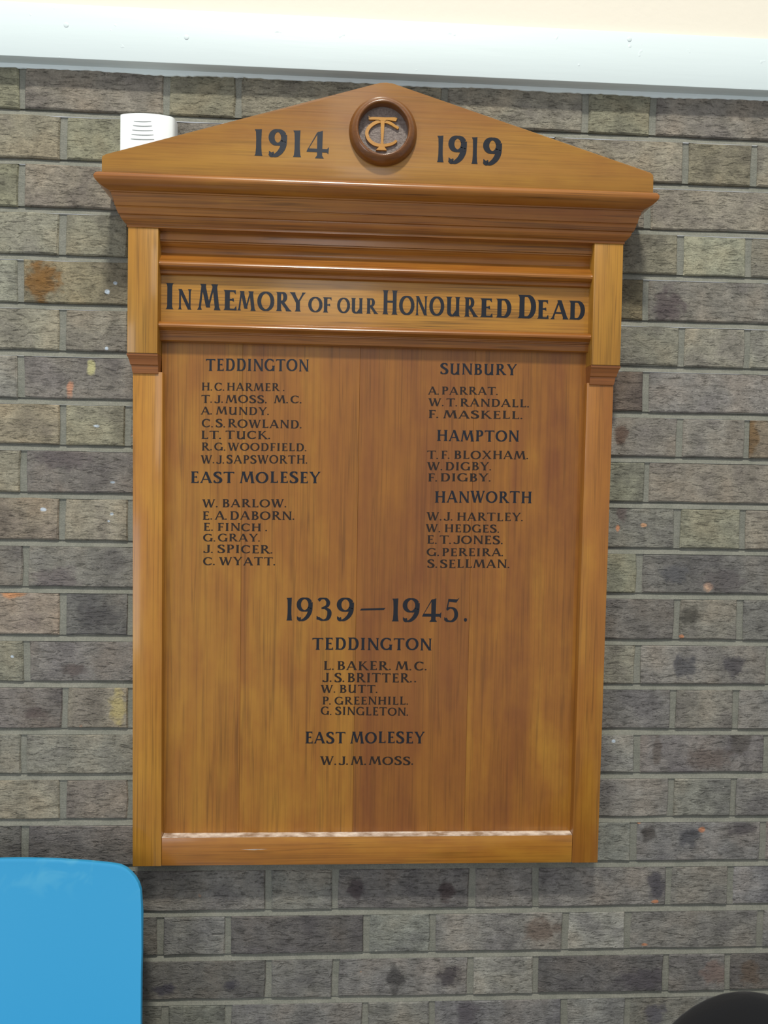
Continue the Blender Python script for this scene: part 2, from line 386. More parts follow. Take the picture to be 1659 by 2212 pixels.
def brick_group():
    g = bpy.data.node_groups.new('brick_face', 'ShaderNodeTree')
    g.interface.new_socket('Color', in_out='OUTPUT', socket_type='NodeSocketColor')
    g.interface.new_socket('Height', in_out='OUTPUT', socket_type='NodeSocketFloat')
    class G(NT):
        def __init__(s): s.t = g
    m = G()
    tc = m.n('ShaderNodeTexCoord'); oi = m.n('ShaderNodeObjectInfo'); geo = m.n('ShaderNodeNewGeometry')
    off = m.n('ShaderNodeVectorMath', operation='ADD'); m.l(geo.outputs['Position'], off.inputs[0])
    cx = m.n('ShaderNodeCombineXYZ'); m.l(m.math('MULTIPLY', oi.outputs['Random'], 17.0), cx.inputs[0]); m.l(m.math('MULTIPLY', oi.outputs['Random'], 31.0), cx.inputs[2])
    m.l(cx.outputs[0], off.inputs[1]); v = off.outputs[0]
    base = oi.outputs['Color']
    big = m.noise(v, 13, 2, 0.5)
    midn = m.noise(m.mapping(v, (1, 1, 1.5)), 48, 4, 0.65)
    fine = m.noise(v, 330, 3, 0.7)
    drag = m.noise(m.mapping(v, (50, 50, 180)), 1.0, 4, 0.62, 1.1)
    band = m.noise(m.mapping(v, (22, 1, 2)), 1.0, 1, 0.5)
    hue = m.ramp(big, [(0.34, (1.12, 1.05, 0.99)), (0.5, (1.0, 1.0, 1.0)), (0.64, (0.72, 0.71, 0.76))])
    col = m.mix(0.85, base, m.mix(1.0, base, hue, 'MULTIPLY'))
    bn = m.ramp(band, [(0.34, 0.86), (0.52, 1.0), (0.7, 1.10)])
    col = m.mix(1.0, col, bn, 'MULTIPLY')
    mn = m.ramp(midn, [(0.28, 0.66), (0.5, 1.0), (0.72, 1.30)])
    col = m.mix(1.0, col, mn, 'MULTIPLY')
    fn = m.ramp(fine, [(0.3, 0.80), (0.7, 1.2)])
    col = m.mix(1.0, col, fn, 'MULTIPLY')
    crev = m.ramp(drag, [(0.28, 0.48), (0.375, 1.0), (0.62, 1.0), (0.74, 1.15)])
    col = m.mix(0.8, col, m.mix(1.0, col, crev, 'MULTIPLY'))
    sp = m.noise(m.mapping(v, (1, 1, 1)), 95, 2, 0.5)
    spk = m.ramp(sp, [(0.765, 0.0), (0.79, 1.0)])
    col = m.mix(m.math('MULTIPLY', spk, 0.7), col, (0.52, 0.50, 0.42))
    org = m.ramp(m.noise(v, 60, 2, 0.5), [(0.76, 0.0), (0.79, 1.0)])
    col = m.mix(m.math('MULTIPLY', org, 0.6), col, (0.34, 0.20, 0.13))
    h = m.math('ADD', m.math('MULTIPLY', m.ramp(drag, [(0.28, 0.0), (0.45, 0.75), (0.8, 1.0)]), 1.0), m.math('MULTIPLY', midn, 0.8))
    h = m.math('ADD', h, m.math('MULTIPLY', fine, 0.25))
    out = m.n('NodeGroupOutput'); m.l(col, out.inputs[0]); m.l(h, out.inputs[1])
    return g
BG = brick_group()
KB = 1.08      # photographed colour -> albedo
def brick_mat(patches=()):
    m = NT('brick_clay'); g = m.n('ShaderNodeGroup'); g.node_tree = BG
    col = g.outputs[0]
    if patches:
        geo = m.n('ShaderNodeNewGeometry')
        wob = m.n('ShaderNodeTexNoise'); wob.inputs['Scale'].default_value = 60; wob.inputs['Detail'].default_value = 3
        m.l(geo.outputs['Position'], wob.inputs['Vector'])
        for px, pz, rx, rz, c in patches:
            sub = m.n('ShaderNodeVectorMath', operation='SUBTRACT'); m.l(geo.outputs['Position'], sub.inputs[0]); sub.inputs[1].default_value = (px, 0, pz)
            mul = m.n('ShaderNodeVectorMath', operation='MULTIPLY'); m.l(sub.outputs[0], mul.inputs[0]); mul.inputs[1].default_value = (1/rx, 0, 1/rz)
            ln = m.n('ShaderNodeVectorMath', operation='LENGTH'); m.l(mul.outputs[0], ln.inputs[0])
            small = rx < 0.012
            d = m.math('ADD', ln.outputs['Value'], m.math('MULTIPLY', m.math('SUBTRACT', wob.outputs['Fac'], 0.5), 1.6 if small else 1.7))
            f = m.ramp(d, [(0.0, 0.72), (0.6, 0.66), (1.0, 0.0)] if small else [(0.0, 0.92), (0.6, 0.80), (1.08, 0.0)])
            dull = m.mix(0.35, tuple(x*KB for x in lin(c)), m.mix(1.0, tuple(x*KB*5 for x in lin(c)), col, 'MULTIPLY'))
            col = m.mix(f, col, tuple(x*KB*1.05 for x in lin(c)) if small else dull)
    m.l(col, m.b.inputs['Base Color']); m.b.inputs['Roughness'].default_value = 0.85
    m.b.inputs['Specular IOR Level'].default_value = 0.3
    m.bump(g.outputs[1], 0.0026, 1.0)
    return m.mat
BRICK = brick_mat()

def mortar_mat():
    m = NT('mortar_sand'); tc = m.n('ShaderNodeTexCoord'); v = tc.outputs['Object']
    a = m.noise(v, 30, 3); b = m.noise(v, 420, 3, 0.7); c = m.noise(m.mapping(v, (30, 1, 150)), 1.0, 3)
    col = m.mix(m.ramp(a, [(0.3, 0.0), (0.7, 1.0)]), tuple(KB*x for x in (0.158, 0.160, 0.134)), tuple(KB*x for x in (0.208, 0.204, 0.172)))
    col = m.mix(1.0, col, m.ramp(b, [(0.3, 0.8), (0.7, 1.18)]), 'MULTIPLY')
    m.l(col, m.b.inputs['Base Color']); m.b.inputs['Roughness'].default_value = 0.92; m.b.inputs['Specular IOR Level'].default_value = 0.2
    m.bump(m.math('ADD', b, m.math('MULTIPLY', c, 1.5)), 0.0010, 0.8)
    return m.mat
MORTAR = mortar_mat()

# ------------------------------------------------------------------ the brick wall
WALL_L, WALL_R = -1.7, 2.7
ZTOP = 0.0655
joint = 0.0105
bm = bmesh.new()
NC = 28
def bed(c): return BED[c] if c < len(BED) else round(BED[-1] - 0.0758*(c-len(BED)+1), 4)
xs = [WALL_L + (WALL_R-WALL_L)*i/88 for i in range(89)]
rj = random.Random(5)
for c in range(NC):
    zb = bed(c); zt = (ZTOP+0.09) if c == 0 else bed(c-1)-joint
    prev = None
    for x in xs:            # perpend backing plane and struck bed joint, slightly uneven
        w = rj.uniform(-0.0005, 0.0005)
        ring = [bm.verts.new((x, 0.0028+w, zt)), bm.verts.new((x, 0.0028+w, zb)), bm.verts.new((x, 0.0068+w, zb+0.0005)),
                bm.verts.new((x, 0.0030+w, zb-joint*0.55+rj.uniform(-.0008,.0008))), bm.verts.new((x, 0.0006+w*0.6, zb-joint))]
        if prev:
            for i in range(4): bm.faces.new((prev[i], prev[i+1], ring[i+1], ring[i]))
        prev = ring
wall = mesh_obj('wall_back', bm, MORTAR); wall['kind'] = 'structure'
wall['label'] = 'grey-brown brick wall behind the wooden board'

def brick_mesh(L, H, seed):
    """one rustic brick: uneven arris, chamfered face, body running back into the wall; centred, front face at y = 0"""
    r = random.Random(seed); bm = bmesh.new()
    nx = 5 if L > 0.15 else 3
    P = [(-L/2 + L*i/nx, -H/2) for i in range(nx)] + [(L/2, -H/2), (L/2, 0)] + [(L/2 - L*i/nx, H/2) for i in range(nx)] + [(-L/2, H/2), (-L/2, 0)]
    j = lambda a: r.uniform(-a, a)
    out = [(x + j(.0010), z + j(.0009)) for x, z in P]
    cut = lambda x, z, d: (x - math.copysign(d, x) if abs(abs(x)-L/2) < .003 else x, z - math.copysign(d, z) if abs(abs(z)-H/2) < .003 else z)
    F = [bm.verts.new((*[cut(x, z, .0022+j(.0008))[k] for k in (0,)], 0.0, cut(x, z, .0019+j(.0007))[1])) for x, z in out]
    M = [bm.verts.new((x, .0022+j(.0006), z)) for x, z in out]
    Bk = [bm.verts.new((x, .012, z)) for x, z in out]
    n = len(P); cv = bm.verts.new((j(.01), -0.0004+j(.0004), j(.008)))
    for i in range(n):
        k = (i+1) % n
        bm.faces.new((F[i], F[k], cv)); bm.faces.new((F[i], M[i], M[k], F[k])); bm.faces.new((M[i], Bk[i], Bk[k], M[k]))
    bmesh.ops.recalc_face_normals(bm, faces=bm.faces[:])
    me = bpy.data.meshes.new('brick'); bm.to_mesh(me); bm.free(); me.materials.append(BRICK); return me
LONG = [brick_mesh(.215, .0655, 10+i) for i in range(6)]; SHORT = [brick_mesh(.102, .0655, 40+i) for i in range(5)]
DEF = [(122,116,98),(118,110,98),(112,106,98),(126,118,102),(108,102,94),(118,116,102)]
far = bmesh.new()
for c in range(NC):
    zb = bed(c); zt = bed(c-1)-joint if c else ZTOP
    if c < len(ROWS): u0, row = ROWS[c]
    else:
        u0 = -3 if c % 2 == 0 else -2.5; row = [u*.1125 for u in ((-3,-1,0,2,3,5,6,8,9,11,12,14) if c % 2 == 0 else (-2.5,-1.5,.5,1.5,3.5,4.5,6.5,7.5,9.5,10.5,12.5,13.5))]
    row = list(row); u = [u0]
    seq = ((2,1) if c % 2 == 0 else (1,2)); k = 0
    while len(u) < len(row): u.append(u[-1]+seq[k % 2]); k += 1
    # continue the bond past the measured part
    left = []; x, k2 = row[0], 0; step = (1,2) if c % 2 == 0 else (2,1)
    while x > WALL_L+.15: x2 = x - .1125*step[k2 % 2]; left.append((x2, x)); x = x2; k2 += 1
    right = []; x = row[-1]; kk = k
    while x < WALL_R-.15: x2 = x + .1125*seq[kk % 2]; right.append((x, x2)); x = x2; kk += 1
    spans = [(a, b, uu) for a, b, uu in zip(row, row[1:], u)]
    for a, b, uu in spans:
        rr = random.Random(c*100+uu*7)
        if b < -0.16 or a > 1.36 or c > 21:
            left.append((a, b)); continue
        is_long = (b-a) > .16
        me = rr.choice(LONG if is_long else SHORT)
        o = bpy.data.objects.new('brick', me); COL.objects.link(o); o.parent = wall
        w = (b-a) - joint + rr.uniform(-.001, .001); h = (zt - zb) + rr.uniform(-.0006, .0006)
        o.location = ((a+b)/2, rr.uniform(-.0007, .0009), (zt+zb)/2)
        o.rotation_euler = (rr.uniform(-.006, .006), rr.uniform(-.003, .003), rr.uniform(-.006, .006))
        o.scale = (w/(.215 if is_long else .102), 1, h/.0655)
        colr = BC.get((c, uu)) or rr.choice(DEF)
        colr = tuple(.76*v + .24*w_ for v, w_ in zip(colr, (117, 114, 103)))
        gm = sum(colr)/3; sf = .92 - .32*min(1, c/14); colr = tuple(gm + (v-gm)*sf for v in colr)
        o.color = (*[KB*1.12*v for v in lin(colr)], 1)
        inside = [p for p in PATCHES if a-.004 <= p[0] <= b+.004 and zb-.006 <= p[1] <= zt+.006]
        if inside:
            o.material_slots[0].link = 'OBJECT'; o.material_slots[0].material = brick_mat(inside)
    for a, b in left+right:
        y = random.uniform(-.0006, .0008)
        v0 = len(far.verts)
        xa, xb, za, zc = a+joint/2, b-joint/2, zb, zt
        O = [far.verts.new(q) for q in ((xa, .002, za), (xb, .002, za), (xb, .002, zc), (xa, .002, zc))]
        I = [far.verts.new(q) for q in ((xa+.002, y, za+.002), (xb-.002, y, za+.002), (xb-.002, y, zc-.002), (xa+.002, y, zc-.002))]
        Bq = [far.verts.new(q) for q in ((xa, .012, za), (xb, .012, za), (xb, .012, zc), (xa, .012, zc))]
        far.faces.new(I)
        for i in range(4):
            k = (i+1) % 4; far.faces.new((O[i], O[k], I[k], I[i])); far.faces.new((Bq[i], Bq[k], O[k], O[i]))
fb = mesh_obj('outer_bricks', far, BRICK, wall); fb.color = (*[KB*v for v in lin((114,108,98))], 1); fb['kind'] = 'stuff'

# trim board, caulk line, plaster above, floor
PAINT = NT('white_gloss_paint')
_tc = PAINT.n('ShaderNodeTexCoord'); _a = PAINT.noise(PAINT.mapping(_tc.outputs['Object'], (6, 6, 60)), 1.0, 3); _b = PAINT.noise(_tc.outputs['Object'], 55, 2)
PAINT.b.inputs['Base Color'].default_value = (0.64, 0.72, 0.725, 1); PAINT.b.inputs['Roughness'].default_value = 0.38
PAINT.bump(PAINT.math('ADD', _a, PAINT.math('MULTIPLY', PAINT.ramp(_b, [(0.72, 0.0), (0.78, 1.0)]), 1.5)), 0.0006, 0.5)
bm = bmesh.new()
box(bm, WALL_L, WALL_R, -0.0255, 0.004, 0.0672, 0.1500, 0.0012, 2)
trim = mesh_obj('trim_1', bm, PAINT.mat, smooth=40); trim['kind'] = 'structure'; trim['label'] = 'white painted timber rail along the top of the brick wall'
bm = bmesh.new()      # brushed paint and filler where the rail meets the bricks, ragged lower edge
r = random.Random(3); prev = None; n = 700
for i in range(n+1):
    x = WALL_L + (WALL_R-WALL_L)*i/n
    d = 0.0608 + 0.0012*math.sin(x*23)*math.sin(x*7.1) + r.uniform(-.0009, .0007)
    q = [bm.verts.new((x, -0.0035, 0.0675)), bm.verts.new((x, -0.0022, 0.0645)), bm.verts.new((x, -0.0012, d+.001)), bm.verts.new((x, 0.0005, d)), bm.verts.new((x, 0.003, 0.0675))]
    if prev:
        for k in range(4): bm.faces.new((prev[k], prev[k+1], q[k+1], q[k]))
    prev = q
mesh_obj('filler_bead', bm, PAINT.mat, trim)
# nail bumps in the paint
bm = bmesh.new()
for x, z in ((0.0710, 0.118), (0.958, 0.138), (0.255, 0.108)):
    t = bmesh.ops.create_uvsphere(bm, u_segments=12, v_segments=6, radius=0.0042)
    for v in t['verts']: v.co = Vector((x+v.co.x, -0.0255+v.co.y*0.22, z+v.co.z))
nb = mesh_obj('nail_head', bm, PAINT.mat, trim, smooth=60)

PLASTER = plain('cream_wall_paint', (0.72, 0.67, 0.57), 0.75, bump=(60, 0.0005))
bm = bmesh.new(); box(bm, WALL_L, WALL_R, -0.016, 0.010, 0.1500, 1.6)
up = mesh_obj('wall_upper', bm, PLASTER); up['kind'] = 'structure'; up['label'] = 'cream painted wall above the white rail'
FL = NT('floor_vinyl'); _tc = FL.n('ShaderNodeTexCoord'); _a = FL.noise(_tc.outputs['Object'], 9, 4)
FL.l(FL.ramp(_a, [(0.3, (0.24, 0.22, 0.20)), (0.7, (0.33, 0.31, 0.28))]), FL.b.inputs['Base Color']); FL.b.inputs['Roughness'].default_value = 0.5
bm = bmesh.new(); box(bm, WALL_L, WALL_R, -3.6, 0.02, FLOOR_Z-0.05, FLOOR_Z)
fl = mesh_obj('floor', bm, FL.mat); fl['kind'] = 'structure'

# ------------------------------------------------------------------ lettering
def pen(path, W, t, power=1.2, taper=None):
    out = []
    n = len(path); L = []; Rr = []
    for i in range(n):
        a = path[max(i-1, 0)]; b = path[min(i+1, n-1)]
        dx, dy = b[0]-a[0], b[1]-a[1]; l = math.hypot(dx, dy) or 1; dx /= l; dy /= l
        w = t + (W-t)*abs(dy)**power
        if taper: w *= taper(i/(n-1))
        L.append((path[i][0]-dy*w/2, path[i][1]+dx*w/2)); Rr.append((path[i][0]+dy*w/2, path[i][1]-dx*w/2))
    for i in range(n-1): out.append([L[i], L[i+1], Rr[i+1], Rr[i]])
    return out
def arc(cx, cy, rx, ry, a0, a1, n=22):
    return [(cx+rx*math.cos(math.radians(a0+(a1-a0)*i/n)), cy+ry*math.sin(math.radians(a0+(a1-a0)*i/n))) for i in range(n+1)]
def spline(P, m=7):
    out = []
    for i in range(len(P)-1):
        p0 = P[max(i-1, 0)]; p1 = P[i]; p2 = P[i+1]; p3 = P[min(i+2, len(P)-1)]
        for k in range(m):
            t = k/m
            out.append(tuple(0.5*((2*p1[d])+(-p0[d]+p2[d])*t+(2*p0[d]-5*p1[d]+4*p2[d]-p3[d])*t*t+(-p0[d]+3*p1[d]-3*p2[d]+p3[d])*t**3) for d in (0, 1)))
    out.append(P[-1]); return out
def stem(x, w, y0=0.0, y1=1.0, s=0.075, top=True, bot=True):
    h = w/2; o = []
    pts = []
    if bot: pts += [(x-h-s, y0), (x+h+s, y0), (x+h+s*.35, y0+.035), (x+h, y0+.13)]
    else: pts += [(x-h, y0), (x+h, y0)]
    if top: pts += [(x+h, y1-.13), (x+h+s*.35, y1-.035), (x+h+s, y1), (x-h-s, y1), (x-h-s*.35, y1-.035), (x-h, y1-.13)]
    else: pts += [(x+h, y1), (x-h, y1)]
    if bot: pts += [(x-h, y0+.13), (x-h-s*.35, y0+.035)]
    return [pts]
def diag(xa, ya, xb, yb, w, s=0.06, sa=True, sb=True):
    h = w/2; o = [[(xa-h, ya), (xa+h, ya), (xb+h, yb), (xb-h, yb)]]
    for (x, y, on) in ((xa, ya, sa), (xb, yb, sb)):
        if on:
            oy = ya+yb-y; k = .11*(1 if oy > y else -1); dx = (xb-xa)/(yb-ya)*k
            o.append([(x-h-s, y), (x+h+s, y), (x+h+dx, y+k), (x-h+dx, y+k)])
    return o
def bar(x0, x1, y, t, fl=0.0, dirn=0):
    o = [[(x0, y-t/2), (x1, y-t/2), (x1, y+t/2), (x0, y+t/2)]]
    if fl:      # flared end: vertical nick at x1
        up = fl if dirn >= 0 else t/2; dn = fl if dirn <= 0 else t/2
        o.append([(x1-.10, y-t/2), (x1+.01, y-dn), (x1-.02, y+up), (x1-.10, y+t/2)])
    return o
def dbowl(xs, xr, y0, y1, W, t):
    xc = xs + .38*(xr-xs); ry = (y1-y0)/2 - t/2; rx = xr-xc-W/2
    p = [(xs, y1-t/2), (xc, y1-t/2)] + arc(xc, (y0+y1)/2, rx, ry, 90, -90, 16)[1:] + [(xs, y0+t/2)]
    return pen(p, W, t)
def glyph(ch, W=.15, t=.06):
    """polygons in cap-height units and the glyph's width"""
    s = .07; X = .11+W/2
    if ch == 'A': return diag(.08, 0, .42, 1, t*1.1, .06, True, False)+diag(.76, 0, .42, 1, W, .05, True, False)+bar(.2, .66, .33, t)+[[(.36, .93), (.50, .93), (.44, 1.02), (.33, 1.0)]], .86
    if ch == 'B': return stem(X, W, s=s)+dbowl(X, .62, .52, 1, W*.9, t)+dbowl(X, .68, 0, .55, W, t), .70
    if ch == 'C': return pen(arc(.44, .5, .44-W/2, .5-t/2, 48, 312, 26), W, t)+[[(.70, .72), (.76, .72), (.76, .96), (.68, .90)], [(.70, .26), (.75, .26), (.76, .10), (.68, .12)]], .80
    if ch == 'D': return stem(X, W, s=s)+dbowl(X, .82, 0, 1, W, t), .84
    if ch == 'E': return stem(X, W, s=s)+bar(X, .58, 1-t/2, t, .17, -1)+bar(X, .50, .52, t, .09)+bar(X, .62, t/2, t, .19, 1), .64
    if ch == 'F': return stem(X, W, s=s)+bar(X, .58, 1-t/2, t, .17, -1)+bar(X, .50, .50, t, .09), .60
    if ch == 'G': return pen(arc(.46, .5, .46-W/2, .5-t/2, 50, 330, 26), W, t)+[[(.71, .74), (.77, .74), (.77, .96), (.69, .90)]]+stem(.76, W*.85, .0, .44, s*.9, True, False), .88
    if ch == 'H': return stem(X, W, s=s)+stem(.74, W, s=s)+bar(X, .74, .53, t), .90
    if ch == 'I': return stem(X, W, s=s), .22+W
    if ch == 'J': return stem(.42, W, .2, 1, s, True, False)+pen(spline([(.42, .25), (.40, .10), (.28, .03), (.12, .05), (.03, .15)]), W, t)+[[(.0, .10), (.08, .08), (.06, .22), (.0, .20)]], .55
    if ch == 'K': return stem(X, W, s=s)+diag(.24, .45, .66, 1, t*1.2, .06, False, True)+diag(.80, 0, .36, .60, W*.95, .05, True, False), .86
    if ch == 'L': return stem(X, W, s=s)+bar(X, .62, t/2, t, .20, 1), .64
    if ch == 'M': return diag(.10, 0, .24, 1, t*1.2, .06, True, False)+diag(.52, .10, .27, 1, W*.95, .04, False, True)+diag(.52, .10, .80, 1, t*1.1, .0, False, False)+diag(.96, 0, .82, 1, W, .055, True, True), 1.08
    if ch == 'N': return stem(.16, t*1.3, s=s)+stem(.76, t*1.3, s=s)+diag(.76, 0, .16, 1, W, .0, False, False), .88
    if ch == 'O': return pen(arc(.47, .5, .47-W/2, .5-t/2, 0, 360, 36), W, t), .94
    if ch == 'P': return stem(X, W, s=s)+dbowl(X, .66, .44, 1, W, t), .68
    if ch == 'R': return stem(X, W, s=s)+dbowl(X, .66, .47, 1, W, t)+diag(.76, 0, .38, .49, W, .055, True, False), .82
    if ch == 'S':
        return pen(spline([(.56, .84), (.44, .955), (.27, .955), (.14, .85), (.14, .70), (.30, .56), (.48, .43), (.56, .28), (.50, .10), (.33, .035), (.16, .06), (.07, .18)]), W, t, .7, lambda q: .75+.45*math.sin(math.pi*q)) + [[(.52, .76), (.59, .74), (.58, .98), (.51, .90)], [(.05, .28), (.11, .26), (.12, .08), (.04, .02)]], .66
    if ch == 'T': return stem(.40, W, 0, 1, s, False, True)+bar(.04, .76, 1-t/2, t, 0)+[[(.03, .80), (.0, .98), (.10, 1.0), (.12, .95)], [(.77, .80), (.80, .98), (.70, 1.0), (.68, .95)]], .80
    if ch == 'U': return stem(X, W, .28, 1, s, True, False)+pen(spline([(X, .34), (X+.02, .14), (X+.16, .035), (.52, .08), (.66, .24)]), W, t)+stem(.70, W*.85, 0, 1, s*.8), .88
    if ch == 'V': return diag(.44, 0, .12, 1, W, .055, False, True)+diag(.44, 0, .76, 1, t*1.1, .055, False, True), .84
    if ch == 'W': return diag(.36, 0, .12, 1, W, .055, False, True)+diag(.36, 0, .60, 1, t*1.1, .0, False, False)+diag(.80, 0, .56, 1, W, .04, False, True)+diag(.80, 0, 1.06, 1, t*1.1, .055, False, True), 1.14
    if ch == 'X': return diag(.76, 0, .14, 1, W, .055)+diag(.10, 0, .74, 1, t*1.2, .055), .86
    if ch == 'Y': return stem(.42, W, 0, .5, s, False, True)+diag(.42, .44, .12, 1, W*.95, .05, False, True)+diag(.42, .44, .74, 1, t*1.2, .05, False, True), .82
    if ch == '.': return [[(.065+.08*math.cos(k*math.pi/5), .075+.08*math.sin(k*math.pi/5)) for k in range(10)]], .13
    if ch == ',': return [[(.065+.08*math.cos(k*math.pi/5), .075+.08*math.sin(k*math.pi/5)) for k in range(10)], [(.04, .0), (.12, .05), (.05, -.12)]], .13
    if ch == '-': return [[(0, .44), (.06, .52), (1.0, .555), (.94, .47)]], 1.0
    if ch == '1': return [[(.0, 0), (.36, 0), (.33, .07), (.305, .3), (.30, .6), (.32, 1.0), (.20, .99), (.0, .985), (.055, .90), (.07, .6), (.065, .3), (.04, .07)]], .36
    if ch == '9':
        return pen(arc(.36, .70, .36-W/2, .30-t/2, 20, 340, 28), W, t) + pen(spline([(.72-W/2, .80), (.72-W/2, .62), (.69-W/2, .38), (.58-W/2, .18), (.42-W/2, .05), (.24-W/3, .03), (.10, .12)]), W, t*1.1) + [[(.02, .20), (.02, .08), (.14, .03), (.17, .10)]], .72
    if ch == '3':
        return pen(spline([(.08, .88), (.20, .965), (.40, .955), (.52, .82), (.48, .66), (.30, .565), (.22, .55)]), W*.9, t) + pen(spline([(.22, .55), (.40, .54), (.56, .44), (.58, .26), (.48, .08), (.28, .03), (.08, .12)]), W, t) + [[(.0, .22), (.0, .06), (.14, .04), (.14, .12)]], .66
    if ch == '4':
        return [[(.44, .92), (.72, 1.0), (.70, .1), (.78, .0), (.38, .0), (.47, .1), (.47, .9)], [(.0, .22), (.90, .22), (.98, .16), (1.0, .42), (.92, .345), (.06, .345)]] + [[(.0, .24), (.10, .34), (.56, .98), (.46, .92)]], 1.0
    if ch == '5':
        return [[(.20, .985), (.66, .965), (.78, 1.04), (.62, .83), (.24, .86)]] + [[(.20, .98), (.26, .98), (.17, .54), (.10, .50)]] + pen(spline([(.12, .53), (.30, .60), (.52, .54), (.62, .36), (.58, .16), (.40, .03), (.18, .04), (.06, .13)]), W, t) + [[(.0, .20), (.0, .06), (.12, .03), (.14, .11)]], .78
    return [], .3

def add_glyph(bm, polys, fx, fz, y):
    for i, pl in enumerate(polys):
        yy = y - 0.000012*(i % 10)
        try: bm.faces.new([bm.verts.new((fx(px, pz), yy, fz(px, pz))) for px, pz in pl])
        except ValueError: pass

def line_obj(s, x0, z0, x1, z1, h, y, W, t, mat, parent, name='lettering'):
    gs = []; cur = 0; rr = random.Random(hash_s(s))
    for i, ch in enumerate(s):
        if ch == ' ': cur += (.14 if i and s[i-1] in '.,' else .30); continue
        g, w = glyph(ch, W, t); gap = .085 if ch not in '.,' else .25
        if ch == '.' and i and s[i-1] in 'TPFYA': cur -= .04
        gs.append((g, cur)); cur += w + gap
    tot = cur - gap
    k = (x1-x0)/tot
    bm = bmesh.new()
    for g, c0 in gs:
        dz = rr.uniform(-.02, .02); sc = rr.uniform(.98, 1.02)
        add_glyph(bm, g, lambda a, b: x0+(a+c0)*k, lambda a, b: z0+(z1-z0)*((a+c0)/tot)+(b*sc+dz)*h, y)
    return flat_obj(name, bm, mat, parent)
def hash_s(s): return sum((i+1)*ord(c) for i, c in enumerate(s))
def flat_obj(name, bm, mat, parent):
    bm.normal_update()
    bmesh.ops.triangulate(bm, faces=bm.faces[:])
    me = bpy.data.meshes.new(name)
    for f in bm.faces:
        f.normal_update()
        if f.normal.y > 0: f.normal_flip()
    bm.to_mesh(me); bm.free(); me.materials.append(mat)
    o = bpy.data.objects.new(name, me); COL.objects.link(o); o.parent = parent; return o
def boxed_obj(items, y, W, t, mat, parent, name='lettering'):
    bm = bmesh.new()
    for ch, xa, xb, zb, zt in items:
        g, w = glyph(ch, W, t)
        p0 = min(p[0] for q in g for p in q); p1 = max(p[0] for q in g for p in q)
        add_glyph(bm, g, lambda a, b: xa+(a-p0)/(p1-p0)*(xb-xa), lambda a, b: zb+b*(zt-zb), y)
    return flat_obj(name, bm, mat, parent)

# ------------------------------------------------------------------ the memorial board
board = thing('memorial_board', 'golden oak war memorial board with triangular top and painted lists of names on brick wall', 'memorial board', (0.56, -0.02, -1.197))
OFF = Vector((0.56, -0.02, -1.197))
board_parts = []
XC = 0.5600
def warp(bm):       # the board narrows very slightly towards its foot
    for v in bm.verts:
        if v.co.z < -0.42: v.co.x = XC + (v.co.x-XC)*(1 - 0.0195*(-0.42-v.co.z))
def part(name, bm, mat, smooth=35, parent=None, w=True):
    if w: warp(bm)
    o = mesh_obj(name, bm, mat, parent or board, smooth)
    for v in o.data.vertices: v.co -= OFF
    return o

OAK_V = oak('oak_upright', 'Z', 0.25, 0.40, 0.6, seed=1.0, gain=1.0)
OAK_VR = oak('oak_upright_right', 'Z', 0.45, 0.35, 0.8, seed=9.0, gain=0.92)
OAK_P = oak('oak_pilaster', 'Z', 0.12, 0.45, 0.5, seed=4.0, gain=0.86)
OAK_H = oak('oak_rail', 'X', 0.38, 0.35, 0.8, seed=2.0)
OAK_F = oak('oak_frieze', 'X', 0.15, 0.62, 0.5, seed=3.0, gain=0.86, lines=150)
OAK_PED = oak('oak_pediment', 'X', 0.20, 0.24, 0.6, seed=6.0, gain=0.74)
OAK_C = oak('oak_cornice', 'X', 0.66, 0.5, 0.8, seed=7.0, rough=0.36, gain=0.95, red=(0.225, 0.068, 0.011))
for _m in (OAK_C,): _b = _m.node_tree.nodes['Principled BSDF']; _b.inputs['Coat Weight'].default_value = 0.65; _b.inputs['Specular IOR Level'].default_value = 0.15; _b.inputs['Coat Roughness'].default_value = 0.20
OAK_K = oak('oak_bracket', 'X', 1.0, 0.3, 0.6, seed=8.0)
PANELS = [oak('oak_panel_a', 'Z', 0.36, 0.34, 0.8, seed=11.0, gain=0.83, lines=105), oak('oak_panel_b', 'Z', 0.44, 0.34, 0.9, seed=12.5, gain=0.83, lines=105),
          oak('oak_panel_c', 'Z', 0.72, 0.28, 0.9, seed=14.0, gain=0.83, lines=105), oak('oak_panel_d', 'Z', 0.64, 0.28, 1.2, seed=17.2, gain=0.83, lines=105)]
INK = plain('black_sign_paint', (0.006, 0.008, 0.014), 0.30)
INK_S = plain('thin_black_sign_paint', (0.022, 0.015, 0.012), 0.38)
for _m, _s in ((INK, .40), (INK_S, .22)): _m.node_tree.nodes['Principled BSDF'].inputs['Specular IOR Level'].default_value = _s

# stiles, bottom rail
for x0, x1, mt in ((0.1802, 0.2260, OAK_V), (0.8985, 0.9418, OAK_VR)):
    bm = bmesh.new(); box(bm, x0, x1, -0.040, -0.0015, -1.1965, -0.4150, 0.0009, 2); part('stile', bm, mt)
bm = bmesh.new(); box(bm, 0.2262, 0.8983, -0.0395, -0.0015, -1.1963, -1.1512, 0.0011, 2); rail = part('bottom_rail', bm, OAK_H)
PALE = NT('pale_varnish'); _tc = PALE.n('ShaderNodeTexCoord'); _a = PALE.noise(PALE.mapping(_tc.outputs['Object'], (42, 60, 60)), 1.0, 3, 0.6)
PALE.l(PALE.ramp(_a, [(0.35, (0.30, 0.20, 0.13)), (0.5, (0.55, 0.44, 0.36)), (0.66, (0.80, 0.70, 0.60))]), PALE.b.inputs['Base Color']); PALE.b.inputs['Roughness'].default_value = 0.35
